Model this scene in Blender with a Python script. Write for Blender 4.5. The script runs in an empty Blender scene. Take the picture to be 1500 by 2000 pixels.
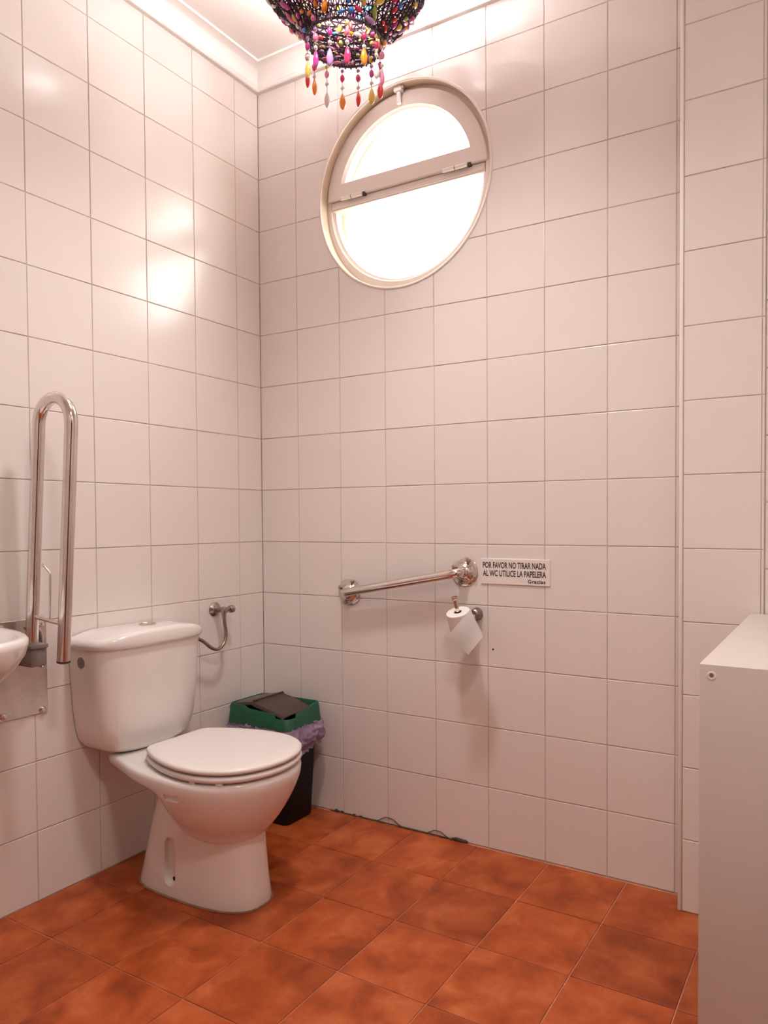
import bpy, bmesh, math, random
from mathutils import Vector, Matrix, noise
random.seed(7)
sc = bpy.context.scene
C = sc.collection
PI = math.pi

# ------------------------------------------------------------------ camera
cam_d = bpy.data.cameras.new('camera'); cam = bpy.data.objects.new('camera', cam_d); C.objects.link(cam)
Rv = Vector((0.87177384, 0.48988294, -0.00500681)); Uv = Vector((-0.00808858, 0.02461107, 0.99966438)); Fv = Vector((-0.48984175, 0.87144076, -0.02541774))
M = Matrix.Identity(4)
for i in range(3):
    M[i][0] = Rv[i]; M[i][1] = Uv[i]; M[i][2] = -Fv[i]
M.translation = (2.0218, -2.1349, 1.0889)
cam.matrix_world = M
cam_d.sensor_fit = 'VERTICAL'; cam_d.sensor_height = 36.0
cam_d.lens = 1409.7 * 36.0 / 2000.0
cam_d.shift_x = (750 - 866.8) / 2000.0
cam_d.shift_y = (1051.0 - 1000) / 2000.0
cam_d.clip_start = 0.01
sc.camera = cam

# ------------------------------------------------------------------ world, daylight, exposure
world = bpy.data.worlds.new('sky'); sc.world = world; world.use_nodes = True
wb = world.node_tree.nodes['Background']
wb.inputs[0].default_value = (1.0, 0.97, 0.93, 1)      # flat overcast sky
wb.inputs[1].default_value = 13.5
WX, WZ = 0.642, 2.259                                    # centre of the round window
pl = bpy.data.lights.new('window_daylight', 'AREA'); pl.shape = 'DISK'; pl.size = 0.66
pl.cycles.is_portal = True                              # guides the sky sampling through the window
po = bpy.data.objects.new('window_daylight', pl); C.objects.link(po)
po.location = (WX, 0.16, WZ); po.rotation_euler = (PI / 2, 0, 0)
po.rotation_euler = (-PI / 2, 0, 0)
LAMP = Vector((0.7420, -0.4272, 2.4625)); LS = 1.30
LAMP_POWER = 52.0
FILL_SPOT = Vector((0.97, -0.78, 2.82)); FILL_SPOT_POWER = 78.0    # added unseen spot, brightens the seat lid and middle walls
FILL_LIGHT = Vector((2.02, -1.75, 2.82)); FILL_LIGHT_POWER = 16.8     # added unseen fill light on the entrance side, brightens pier and cabinet
sc.view_settings.view_transform = 'Standard'; sc.view_settings.look = 'None'
sc.view_settings.exposure = 0.12; sc.view_settings.gamma = 1.0
sc.view_settings.use_curve_mapping = False
sc.cycles.max_bounces = 8; sc.cycles.transparent_max_bounces = 8; sc.cycles.caustics_reflective = False; sc.cycles.caustics_refractive = False

# ------------------------------------------------------------------ helpers
def link_obj(name, me, mat=None, parent=None, smooth=False, sharp=None):
    o = bpy.data.objects.new(name, me); C.objects.link(o)
    if mat is not None and len(me.materials) == 0: me.materials.append(mat)
    if parent is not None: o.parent = parent
    if smooth:
        for p in me.polygons: p.use_smooth = True
        if sharp: me.set_sharp_from_angle(angle=math.radians(sharp))
    return o
def from_bm(name, bm, mat=None, parent=None, smooth=False, sharp=35):
    bmesh.ops.recalc_face_normals(bm, faces=bm.faces)
    me = bpy.data.meshes.new(name); bm.to_mesh(me); bm.free()
    return link_obj(name, me, mat, parent, smooth, sharp)
def empty(name, loc=(0, 0, 0)):
    o = bpy.data.objects.new(name, None); C.objects.link(o); o.location = loc; o.empty_display_size = 0.05
    return o
def tag(o, label, cat, kind=None, group=None):
    o['label'] = label; o['category'] = cat
    if kind: o['kind'] = kind
    if group: o['group'] = group
    return o
def add_box(bm, x0, x1, y0, y1, z0, z1, bev=0.0, seg=2):
    r = bmesh.ops.create_cube(bm, size=1.0)
    vs = r['verts']
    bmesh.ops.scale(bm, vec=(x1 - x0, y1 - y0, z1 - z0), verts=vs)
    bmesh.ops.translate(bm, vec=((x0 + x1) / 2, (y0 + y1) / 2, (z0 + z1) / 2), verts=vs)
    if bev > 0:
        es = list({e for v in vs for e in v.link_edges})
        bmesh.ops.bevel(bm, geom=es, offset=bev, segments=seg, profile=0.5, affect='EDGES')
def box(name, x0, x1, y0, y1, z0, z1, mat, parent=None, bev=0.0, seg=2):
    bm = bmesh.new(); add_box(bm, x0, x1, y0, y1, z0, z1, bev, seg)
    return from_bm(name, bm, mat, parent, smooth=bev > 0)
def add_loft(bm, rings, closed=True, cap0=True, cap1=True):
    vr = [[bm.verts.new(p) for p in r] for r in rings]
    n = len(rings[0])
    for a, b in zip(vr[:-1], vr[1:]):
        for i in range(n if closed else n - 1):
            j = (i + 1) % n
            bm.faces.new((a[i], a[j], b[j], b[i]))
    if cap0: bm.faces.new(list(reversed(vr[0])))
    if cap1: bm.faces.new(vr[-1])
def add_tube(bm, pts, rad, n=16, caps=True):
    pts = [Vector(p) for p in pts]
    rads = rad if isinstance(rad, (list, tuple)) else [rad] * len(pts)
    t0 = (pts[1] - pts[0]).normalized()
    ref = Vector((0, 0, 1)) if abs(t0.z) < 0.9 else Vector((1, 0, 0))
    u = t0.cross(ref).normalized(); rings = []
    for i, p in enumerate(pts):
        if i == 0: t = t0
        elif i == len(pts) - 1: t = (pts[-1] - pts[-2]).normalized()
        else: t = ((pts[i + 1] - p).normalized() + (p - pts[i - 1]).normalized()).normalized()
        u = (u - t * u.dot(t)).normalized(); v = t.cross(u)
        rings.append([p + (u * math.cos(2 * PI * k / n) + v * math.sin(2 * PI * k / n)) * rads[i] for k in range(n)])
    add_loft(bm, rings, True, caps, caps)
def tube(name, pts, rad, mat, parent=None, n=16):
    bm = bmesh.new(); add_tube(bm, pts, rad, n)
    return from_bm(name, bm, mat, parent, True, 50)
def axis_frame(axis):
    a = Vector(axis).normalized()
    ref = Vector((0, 0, 1)) if abs(a.z) < 0.9 else Vector((1, 0, 0))
    u = a.cross(ref).normalized(); return a, u, a.cross(u)
def lathe(name, origin, axis, prof, mat, parent=None, n=32, sharp=40):
    """prof: list of (distance along the axis, radius)"""
    a, u, v = axis_frame(axis); o = Vector(origin); bm = bmesh.new()
    rings = [[o + a * d + (u * math.cos(2 * PI * k / n) + v * math.sin(2 * PI * k / n)) * max(r, 1e-5) for k in range(n)] for d, r in prof]
    add_loft(bm, rings, True, True, True)
    bmesh.ops.remove_doubles(bm, verts=bm.verts, dist=2e-5)
    return from_bm(name, bm, mat, parent, True, sharp)
def smooth_path(pts, sub=8):
    P = [Vector(p) for p in pts]; out = []
    for i in range(len(P) - 1):
        p0 = P[max(i - 1, 0)]; p1 = P[i]; p2 = P[i + 1]; p3 = P[min(i + 2, len(P) - 1)]
        for k in range(sub):
            t = k / sub
            out.append(0.5 * ((2 * p1) + (-p0 + p2) * t + (2 * p0 - 5 * p1 + 4 * p2 - p3) * t * t + (-p0 + 3 * p1 - 3 * p2 + p3) * t ** 3))
    out.append(P[-1]); return out
def interp(tab, x):
    if x <= tab[0][0]: return tab[0][1]
    for (a, b), (c, d) in zip(tab[:-1], tab[1:]):
        if x <= c:
            t = (x - a) / (c - a); return b + (d - b) * t
    return tab[-1][1]
def boolean(o, cutter, op='DIFFERENCE'):
    m = o.modifiers.new('b', 'BOOLEAN'); m.operation = op; m.object = cutter; m.solver = 'EXACT'
    bpy.context.view_layer.update()
    dg = bpy.context.evaluated_depsgraph_get()
    me = bpy.data.meshes.new_from_object(o.evaluated_get(dg))
    o.modifiers.clear(); old = o.data; o.data = me
    me.name = old.name
def ellipsoid(bm, c, rx, ry, rz, seg=12, rings=8):
    r = bmesh.ops.create_uvsphere(bm, u_segments=seg, v_segments=rings, radius=1.0)
    bmesh.ops.scale(bm, vec=(rx, ry, rz), verts=r['verts']); bmesh.ops.translate(bm, vec=c, verts=r['verts'])

# ------------------------------------------------------------------ materials
def mat(name, col, rough=0.5, metal=0.0, var=0.0, vscale=6.0, rvar=0.0, bump=0.0, bscale=40.0, objvar=0.0, coat=0.0, spec=0.5):
    m = bpy.data.materials.new(name); m.use_nodes = True
    nt = m.node_tree; b = nt.nodes['Principled BSDF']
    b.inputs['Roughness'].default_value = rough; b.inputs['Metallic'].default_value = metal
    b.inputs['Coat Weight'].default_value = coat; b.inputs['Specular IOR Level'].default_value = spec
    tc = nt.nodes.new('ShaderNodeTexCoord')
    nz = nt.nodes.new('ShaderNodeTexNoise'); nz.inputs['Scale'].default_value = vscale; nz.inputs['Detail'].default_value = 4
    nt.links.new(tc.outputs['Object'], nz.inputs['Vector'])
    rp = nt.nodes.new('ShaderNodeValToRGB')
    lo = [max(0, c * (1 - var)) for c in col]; hi = [min(1, c * (1 + var)) for c in col]
    rp.color_ramp.elements[0].position = 0.3; rp.color_ramp.elements[1].position = 0.7
    rp.color_ramp.elements[0].color = (*lo, 1); rp.color_ramp.elements[1].color = (*hi, 1)
    nt.links.new(nz.outputs['Fac'], rp.inputs['Fac'])
    src = rp.outputs['Color']
    if objvar > 0:
        oi = nt.nodes.new('ShaderNodeObjectInfo'); mr = nt.nodes.new('ShaderNodeMapRange')
        mr.inputs['To Min'].default_value = 1 - objvar; mr.inputs['To Max'].default_value = 1 + objvar
        nt.links.new(oi.outputs['Random'], mr.inputs['Value'])
        hs = nt.nodes.new('ShaderNodeHueSaturation'); nt.links.new(src, hs.inputs['Color']); nt.links.new(mr.outputs[0], hs.inputs['Value'])
        src = hs.outputs['Color']
    nt.links.new(src, b.inputs['Base Color'])
    if rvar > 0:
        n2 = nt.nodes.new('ShaderNodeTexNoise'); n2.inputs['Scale'].default_value = vscale * 2
        nt.links.new(tc.outputs['Object'], n2.inputs['Vector'])
        mr = nt.nodes.new('ShaderNodeMapRange'); mr.inputs['To Min'].default_value = max(0.02, rough - rvar); mr.inputs['To Max'].default_value = rough + rvar
        nt.links.new(n2.outputs['Fac'], mr.inputs['Value']); nt.links.new(mr.outputs[0], b.inputs['Roughness'])
    if bump > 0:
        n3 = nt.nodes.new('ShaderNodeTexNoise'); n3.inputs['Scale'].default_value = bscale; n3.inputs['Detail'].default_value = 3
        nt.links.new(tc.outputs['Object'], n3.inputs['Vector'])
        bp = nt.nodes.new('ShaderNodeBump'); bp.inputs['Strength'].default_value = bump; bp.inputs['Distance'].default_value = 0.002
        nt.links.new(n3.outputs['Fac'], bp.inputs['Height']); nt.links.new(bp.outputs[0], b.inputs['Normal'])
    return m
WALLC = (0.80, 0.735, 0.70)
m_tile = mat('glazed_wall_tile', WALLC, 0.20, var=0.012, objvar=0.012, vscale=3, bump=0.05, bscale=9)
m_grout = mat('wall_grout', (0.55, 0.46, 0.41), 0.9, var=0.15, vscale=25)
m_white = mat('white_plaster', (0.82, 0.765, 0.73), 0.7, var=0.01)
m_trim = mat('white_trim', (0.86, 0.81, 0.76), 0.4, var=0.01)
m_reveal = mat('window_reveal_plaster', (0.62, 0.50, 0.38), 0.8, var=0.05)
m_frame = mat('painted_window_frame', (0.80, 0.72, 0.67), 0.4, var=0.015)
m_hinge = mat('white_hinge', (0.88, 0.86, 0.84), 0.3)
m_ceramic = mat('sanitary_ceramic', (0.82, 0.77, 0.745), 0.12, var=0.005, coat=0.3)
m_seat = mat('white_seat_plastic', (0.83, 0.775, 0.745), 0.3, var=0.005)
m_chrome = mat('polished_steel', (0.74, 0.68, 0.64), 0.11, 1.0, var=0.06, vscale=14, rvar=0.05)
m_plate = mat('brushed_steel_plate', (0.60, 0.52, 0.48), 0.30, 1.0, var=0.10, vscale=22, rvar=0.08)
m_bronze = mat('worn_metal_hose', (0.34, 0.26, 0.22), 0.35, 0.9, var=0.15, vscale=60)
m_dark = mat('dark_rubber', (0.06, 0.04, 0.035), 0.6)
m_greyp = mat('grey_plastic', (0.21, 0.18, 0.17), 0.45)
m_hole = mat('dark_hole', (0.012, 0.008, 0.008), 0.9)
m_green = mat('green_bin_plastic', (0.012, 0.10, 0.058), 0.4, var=0.08, vscale=12)
m_binlid = mat('brown_bin_lid_plastic', (0.055, 0.034, 0.028), 0.33, var=0.12, vscale=18)
m_black = mat('black_bin_plastic', (0.008, 0.008, 0.012), 0.55, spec=0.25)
m_valve = mat('dull_valve_metal', (0.42, 0.35, 0.31), 0.25, 0.95, var=0.1, vscale=60)
m_bag = mat('purple_bag_film', (0.58, 0.43, 0.62), 0.25, var=0.12, vscale=25)
m_paper = mat('white_tissue', (0.86, 0.81, 0.78), 0.95, var=0.01)
m_card = mat('card_core', (0.16, 0.10, 0.075), 0.9)
m_sign = mat('white_sign_plastic', (0.82, 0.76, 0.73), 0.35)
m_ink = mat('dark_lettering', (0.045, 0.028, 0.028), 0.6)
m_mel = mat('white_melamine', (0.63, 0.565, 0.53), 0.5, var=0.01, bump=0.02, bscale=60)
m_net = mat('dark_crochet_net', (0.045, 0.018, 0.030), 0.5, 0.0, var=0.3, vscale=60)
m_cup = mat('shield_cup_metal', (0.30, 0.24, 0.22), 0.4, 0.8)
m_sil = mat('stained_silicone', (0.30, 0.15, 0.10), 0.7, var=0.4, vscale=25)
m_debris = mat('crumbled_grout', (0.09, 0.05, 0.035), 0.95, var=0.4, vscale=60)
m_fgrout = mat('floor_grout', (0.54, 0.23, 0.14), 0.9, var=0.3, vscale=9)

def floor_material():
    m = bpy.data.materials.new('terracotta_tile'); m.use_nodes = True; nt = m.node_tree; b = nt.nodes['Principled BSDF']
    geo = nt.nodes.new('ShaderNodeNewGeometry'); oi = nt.nodes.new('ShaderNodeObjectInfo')
    mul = nt.nodes.new('ShaderNodeVectorMath'); mul.operation = 'MULTIPLY_ADD'
    comb = nt.nodes.new('ShaderNodeCombineXYZ'); sc_ = nt.nodes.new('ShaderNodeMath'); sc_.operation = 'MULTIPLY'; sc_.inputs[1].default_value = 37.0
    nt.links.new(oi.outputs['Random'], sc_.inputs[0]); nt.links.new(sc_.outputs[0], comb.inputs[2])
    nt.links.new(geo.outputs['Position'], mul.inputs[0]); mul.inputs[1].default_value = (1, 1, 1); nt.links.new(comb.outputs[0], mul.inputs[2])
    n1 = nt.nodes.new('ShaderNodeTexNoise'); n1.inputs['Scale'].default_value = 9; n1.inputs['Detail'].default_value = 5; n1.inputs['Roughness'].default_value = 0.6; n1.inputs['Distortion'].default_value = 0.4
    nt.links.new(mul.outputs[0], n1.inputs['Vector'])
    rp = nt.nodes.new('ShaderNodeValToRGB'); e = rp.color_ramp.elements
    e[0].position = 0.30; e[0].color = (0.235, 0.038, 0.0075, 1); e[1].position = 0.72; e[1].color = (0.53, 0.135, 0.042, 1)
    x = rp.color_ramp.elements.new(0.5); x.color = (0.385, 0.073, 0.015, 1)
    nt.links.new(n1.outputs['Fac'], rp.inputs['Fac'])
    mr = nt.nodes.new('ShaderNodeMapRange'); mr.inputs['To Min'].default_value = 0.88; mr.inputs['To Max'].default_value = 1.12
    nt.links.new(oi.outputs['Random'], mr.inputs['Value'])
    hs = nt.nodes.new('ShaderNodeHueSaturation'); nt.links.new(rp.outputs['Color'], hs.inputs['Color']); nt.links.new(mr.outputs[0], hs.inputs['Value'])
    nt.links.new(hs.outputs['Color'], b.inputs['Base Color'])
    b.inputs['Roughness'].default_value = 0.42; b.inputs['Specular IOR Level'].default_value = 0.35
    n2 = nt.nodes.new('ShaderNodeTexNoise'); n2.inputs['Scale'].default_value = 30; nt.links.new(geo.outputs['Position'], n2.inputs['Vector'])
    bp = nt.nodes.new('ShaderNodeBump'); bp.inputs['Strength'].default_value = 0.12; bp.inputs['Distance'].default_value = 0.002
    nt.links.new(n2.outputs['Fac'], bp.inputs['Height']); nt.links.new(bp.outputs[0], b.inputs['Normal'])
    return m
m_floor = floor_material()
def tiled_wall_material():
    m = bpy.data.materials.new('tiled_wall_far'); m.use_nodes = True; nt = m.node_tree; b = nt.nodes['Principled BSDF']
    geo = nt.nodes.new('ShaderNodeNewGeometry'); sep = nt.nodes.new('ShaderNodeSeparateXYZ'); nt.links.new(geo.outputs['Position'], sep.inputs[0])
    ad = nt.nodes.new('ShaderNodeMath'); ad.operation = 'ADD'; nt.links.new(sep.outputs[0], ad.inputs[0]); nt.links.new(sep.outputs[1], ad.inputs[1])
    cm = nt.nodes.new('ShaderNodeCombineXYZ'); nt.links.new(ad.outputs[0], cm.inputs[0]); nt.links.new(sep.outputs[2], cm.inputs[1])
    br = nt.nodes.new('ShaderNodeTexBrick'); br.offset = 0; br.inputs['Scale'].default_value = 1
    br.inputs['Color1'].default_value = (*WALLC, 1); br.inputs['Color2'].default_value = (*WALLC, 1); br.inputs['Mortar'].default_value = (0.42, 0.34, 0.30, 1)
    br.inputs['Mortar Size'].default_value = 0.0015; br.inputs['Brick Width'].default_value = 0.2; br.inputs['Row Height'].default_value = 0.2013
    nt.links.new(cm.outputs[0], br.inputs['Vector']); nt.links.new(br.outputs['Color'], b.inputs['Base Color']); b.inputs['Roughness'].default_value = 0.25
    return m
m_fartile = tiled_wall_material()
def glass_material():
    m = bpy.data.materials.new('window_glass'); m.use_nodes = True; nt = m.node_tree
    for n in list(nt.nodes):
        if n.type != 'OUTPUT_MATERIAL': nt.nodes.remove(n)
    out = [n for n in nt.nodes if n.type == 'OUTPUT_MATERIAL'][0]
    t = nt.nodes.new('ShaderNodeBsdfTransparent'); g = nt.nodes.new('ShaderNodeBsdfGlossy'); g.inputs['Roughness'].default_value = 0.05
    mx = nt.nodes.new('ShaderNodeMixShader'); mx.inputs[0].default_value = 0.05
    nt.links.new(t.outputs[0], mx.inputs[1]); nt.links.new(g.outputs[0], mx.inputs[2]); nt.links.new(mx.outputs[0], out.inputs[0])
    return m
m_glass = glass_material()

# ------------------------------------------------------------------ room shell
H = 2.82; RX = 2.65; FY = -2.75
T = 0.20; TZ = 0.20135; COLA = 0.18647; COLB = 0.12288   # tile pitch and first-column offsets from the corner
GAP = 0.0026; CORN = 2.742
floor = box('floor', -0.15, RX + 0.15, FY - 0.15, 0.20, -0.12, -0.0025, m_fgrout)
tag(floor, 'terracotta orange tiled floor with thin pale joints', 'floor', 'structure')
ceiling = box('ceiling', -0.15, RX + 0.15, FY - 0.15, 0.25, H, H + 0.12, m_white)
tag(ceiling, 'plain white ceiling above the tiled walls', 'ceiling', 'structure')
wall_left = box('wall_left', -0.15, -0.0018, FY - 0.15, 0.0, -0.003, H, m_grout)
tag(wall_left, 'white square tiled wall behind the toilet cistern', 'wall', 'structure')
wall_back = box('wall_back', -0.15, 2.0, 0.0018, 0.25, -0.003, H, m_grout)
tag(wall_back, 'white square tiled wall holding the round window', 'wall', 'structure')
wall_right = box('wall_right', RX, RX + 0.15, FY - 0.15, 0.25, -0.003, H, m_fartile)
tag(wall_right, 'white tiled side wall beyond the melamine cabinet', 'wall', 'structure')
wall_front = box('wall_front', -0.15, RX + 0.15, FY - 0.15, FY, -0.003, H, m_fartile)
tag(wall_front, 'white tiled wall facing the round window', 'wall', 'structure')

_tiles = {}
def tile_mesh(w, h, m, t=0.006, ch=0.0014, key=''):
    k = (round(w, 4), round(h, 4), m.name)
    if k in _tiles: return _tiles[k]
    bm = bmesh.new(); a, b = w / 2, h / 2
    def ring(i, z): return [(-a + i, -b + i, z), (a - i, -b + i, z), (a - i, b - i, z), (-a + i, b - i, z)]
    add_loft(bm, [ring(0, -t), ring(0, -ch * 0.8), ring(ch * 0.35, -ch * 0.28), ring(ch, 0)], True, True, True)
    bmesh.ops.recalc_face_normals(bm, faces=bm.faces)
    me = bpy.data.meshes.new('tile'); bm.to_mesh(me); bm.free(); me.materials.append(m)
    _tiles[k] = me; return me
def put_tile(parent, u0, u1, v0, v1, place, m=m_tile, gap=GAP, jit=0.22):
    if u1 - u0 < 0.004 or v1 - v0 < 0.004: return None
    me = tile_mesh(u1 - u0 - gap, v1 - v0 - gap, m)
    o = bpy.data.objects.new('tile', me); C.objects.link(o); o.parent = parent
    loc, rot = place((u0 + u1) / 2, (v0 + v1) / 2)
    e = math.radians(jit)
    o.matrix_local = Matrix.Translation(loc) @ rot @ Matrix.Rotation(random.uniform(-e, e), 4, 'X') @ Matrix.Rotation(random.uniform(-e, e), 4, 'Y')
    return o
Rback = Matrix.Rotation(PI / 2, 4, 'X'); Rleft = Matrix.Rotation(PI / 2, 4, 'Z') @ Matrix.Rotation(PI / 2, 4, 'X')
rows = [0.0] + [TZ * k for k in range(1, 14)] + [CORN + 0.01]
cutter_bm = bmesh.new(); bmesh.ops.create_cone(cutter_bm, cap_ends=True, segments=128, radius1=0.352, radius2=0.352, depth=0.8)
bmesh.ops.rotate(cutter_bm, cent=(0, 0, 0), matrix=Matrix.Rotation(PI / 2, 3, 'X'), verts=cutter_bm.verts)
bmesh.ops.translate(cutter_bm, vec=(0.654, 0, 2.250), verts=cutter_bm.verts)
cutter = from_bm('cutter', cutter_bm, m_white)
HX, HZ, HR = 0.654, 2.250, 0.352
boolean(wall_back, cutter)
PX0 = 1.614                                               # left edge of the projecting pier
ucols = [0.0] + [COLA + T * k for k in range(8)] + [PX0]
for i in range(len(ucols) - 1):
    for j in range(len(rows) - 1):
        u0, u1, v0, v1 = ucols[i], ucols[i + 1], rows[j], rows[j + 1]
        far = max(math.hypot(u - HX, v - HZ) for u in (u0, u1) for v in (v0, v1))
        nx = min(max(HX, u0), u1); nz = min(max(HZ, v0), v1); near = math.hypot(nx - HX, nz - HZ)
        if far < HR: continue
        o = put_tile(wall_back, u0, u1, v0, v1, lambda u, v: (Vector((u, 0, v)), Rback))
        if o and near < HR + 0.001:
            o.data = o.data.copy(); boolean(o, cutter)
            if len(o.data.polygons) == 0: bpy.data.objects.remove(o)
vcols = [0.0] + [COLB + T * k for k in range(0, 10)]
for i in range(len(vcols) - 1):
    for j in range(len(rows) - 1):
        put_tile(wall_left, -vcols[i + 1], -vcols[i], rows[j], rows[j + 1], lambda u, v: (Vector((0, u, v)), Rleft))
bpy.data.objects.remove(cutter)
box('plain_tiling', -0.005, 0.0, FY, -vcols[-1], 0, CORN + 0.01, m_fartile, wall_left)

# projecting pier on the right with a white corner bead
PY = -0.09; PX1 = 1.829
pier = box('wall_pier', PX0 + 0.004, PX1, PY + 0.0018, 0.0, -0.003, H, m_grout)
tag(pier, 'narrow projecting pier of white tiles right of the window wall', 'wall', 'structure')
for j in range(len(rows) - 1):
    put_tile(pier, PX0 + 0.010, 1.8215, rows[j], rows[j + 1], lambda u, v: (Vector((u, PY, v)), Rback))
    put_tile(pier, 1.8215, PX1, rows[j], rows[j + 1], lambda u, v: (Vector((u, PY, v)), Rback), gap=0.0016)
tag(box('trim_1', PX0 - 0.001, PX0 + 0.0095, PY - 0.003, PY + 0.02, 0.0, CORN + 0.01, m_trim, None, 0.003), 'white vertical corner bead on the tiled pier edge', 'trim', 'structure')
wall_side = box('wall_recess', PX1, RX, -0.0855, 0.25, -0.003, H, m_grout)
tag(wall_side, 'sliver of smaller white tiles beyond the pier at the right edge', 'wall', 'structure')
zr = [0.0] + [0.0872 + 0.1738 * k for k in range(0, 16)]
for a, b in zip(zr[:-1], zr[1:]):
    if a < CORN:
        for c in range(4):
            u0 = PX1 + 0.001 + 0.175 * c
            put_tile(wall_side, u0, u0 + 0.175, a, min(b, CORN), lambda u, v: (Vector((u, -0.0875, v)), Rback))

# floor tiles
fx = [-0.0393 + 0.2478 * k for k in range(0, 12)]; fx[0] = 0.0
fy = [-0.008 - 0.2525 * k for k in range(0, 12)]
for i in range(len(fx) - 1):
    for j in range(len(fy) - 1):
        x1 = min(fx[i + 1], RX); y1 = max(fy[j + 1], FY)
        put_tile(floor, fx[i], x1, y1, fy[j], lambda u, v: (Vector((u, v, 0)), Matrix.Identity(4)), m_floor, gap=0.0032, jit=0.08)

# unseen dark door added behind the camera to darken the steel rail reflections
m_wood = mat('added_dark_door', (0.10, 0.055, 0.035), 0.4, var=0.25, vscale=7)
door = tag(empty('added_door_1', (RX, -2.28, 0)), 'added dark door behind the viewer for the steel rail reflections', 'door', 'structure')
def dpart(o): o.parent = door; o.matrix_parent_inverse = Matrix.Translation(-Vector(door.location)); return o
dpart(box('added_door_leaf', RX - 0.035, RX - 0.001, -2.66, -1.90, 0.006, 2.03, m_wood, None, 0.003))
for z0, z1 in ((0.12, 0.92), (1.06, 1.92)): dpart(box('added_door_panel', RX - 0.045, RX - 0.034, -2.56, -2.00, z0, z1, m_wood, None, 0.006))
for y0, y1 in ((-2.73, -2.665), (-1.895, -1.83)): dpart(box('added_door_jamb', RX - 0.05, RX - 0.001, y0, y1, 0.0, 2.10, m_wood, None, 0.004))
dpart(box('added_door_head', RX - 0.05, RX - 0.001, -2.665, -1.895, 2.036, 2.10, m_wood, None, 0.004))
dpart(tube('added_door_handle', [(RX - 0.045, -1.97, 1.02), (RX - 0.085, -1.97, 1.02), (RX - 0.09, -1.98, 1.02), (RX - 0.09, -2.08, 1.02)], 0.009, m_chrome))

# cornice
def cornice():
    prof = [(0.0, 0.0), (0.016, 0.0), (0.019, 0.004), (0.019, 0.010), (0.016, 0.014), (0.010, 0.016), (0.010, 0.022)]
    for k in range(0, 9):
        t = k / 8 * PI / 2
        prof.append((0.012 + 0.053 * (1 - math.cos(t)), 0.024 + 0.046 * math.sin(t)))
    prof += [(0.072, 0.070), (0.072, 0.078), (0.0, 0.078)]
    bm = bmesh.new()
    def sect(cx, cy, sx, sy): return [(cx + sx * a, cy + sy * a, CORN + b) for a, b in prof]
    rings = [sect(0, FY, 1, 0), sect(0, 0, 1, -1), sect(PX0 - 0.001, 0, -1, -1), sect(PX0 - 0.001, PY, -1, -1), sect(PX1, PY, 0, -1), sect(RX, PY, 0, -1)]
    add_loft(bm, rings)
    return from_bm('trim_2', bm, m_white, None, True, 30)
tag(cornice(), 'white moulded plaster cornice along the ceiling edge', 'trim', 'structure')

# crumbled joint at the foot of the back wall
def debris():
    bm = bmesh.new()
    def strip(pts, w):
        add_tube(bm, pts, w, 5)
    xs = [0.33 + 0.012 * k for k in range(0, 48)]
    pts = [(x, -0.0035 - 0.003 * random.random(), 0.001 + 0.004 * abs(noise.noise((x * 40, 0, 0)))) for x in xs]
    strip(pts, [0.0016 + 0.0020 * abs(noise.noise((x * 55, 3, 0))) for x in xs])
    for cx, w, h in ((0.585, 0.045, 0.020), (0.786, 0.035, 0.015)):
        strip([(cx - w + 2 * w * t / 10 + 0.012 * (t > 5), -0.0025, 0.002 + h * math.sin(PI * min(1, t / 10)) ** 1.5 + 0.001 * random.random()) for t in range(11)], 0.0013)
    for cx, s in ((0.36, 0.008), (0.385, 0.006), (0.44, 0.005), (0.47, 0.004), (0.87, 0.010), (0.885, 0.009), (0.90, 0.008), (0.855, 0.006)):
        r = bmesh.ops.create_icosphere(bm, subdivisions=2, radius=s)
        for v in r['verts']:
            v.co += v.co.normalized() * s * 0.5 * noise.noise(v.co * 300 + Vector((cx * 50, 0, 0)))
            v.co = Vector((v.co.x * 1.5 + cx, v.co.y * 0.35 - 0.004, max(-0.002, v.co.z * 0.7 + 0.004)))
    o = from_bm('cracked_joint', bm, m_debris, wall_back, True, 60); o['kind'] = 'stuff'
    o['label'] = 'dark crumbling grout along the foot of the wall'
debris()
# drilled hole in the back wall under the paper roll
lathe('drill_hole', (1.005, 0.001, 0.663), (0, -1, 0), [(0, 0.003), (0.0015, 0.003), (0.0016, 0.0)], m_hole, wall_back, 12)

# ------------------------------------------------------------------ round window
win = tag(empty('window_1', (WX, 0.04, WZ)), 'round white framed window with a hinged upper half', 'window', 'structure')
def wparent(o):
    o.parent = win; o.matrix_parent_inverse = Matrix.Translation(-Vector(win.location)); return o
def ring_prof(name, rad_prof, m, cx=WX, cz=WZ, n=96):
    """rad_prof: closed list of (radius, y)"""
    bm = bmesh.new(); rs = []
    for k in range(n):
        a = 2 * PI * k / n; rs.append([bm.verts.new((cx + r * math.cos(a), y, cz + r * math.sin(a))) for r, y in rad_prof])
    for k in range(n):
        A, B = rs[k], rs[(k + 1) % n]
        for i in range(len(A)):
            j = (i + 1) % len(A); bm.faces.new((A[i], A[j], B[j], B[i]))
    return wparent(from_bm(name, bm, m, None, True, 40))
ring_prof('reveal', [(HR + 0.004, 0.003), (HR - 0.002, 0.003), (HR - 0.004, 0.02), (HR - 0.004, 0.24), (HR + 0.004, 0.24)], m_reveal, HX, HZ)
lip = [(HR - 0.0005 + 0.0048 * math.cos(a), 0.0005 + 0.0045 * math.sin(a)) for a in [2 * PI * k / 10 for k in range(10)]]
ring_prof('reveal_lip', lip, m_frame, HX, HZ)
YF = 0.042
ring_prof('outer_frame', [(0.372, YF + 0.004), (0.334, YF), (0.322, YF + 0.002), (0.318, YF + 0.010), (0.309, YF + 0.014), (0.309, YF + 0.045), (0.372, YF + 0.045)], m_frame)
ZJ = 2.2735                                              # joint between sash and transom
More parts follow.
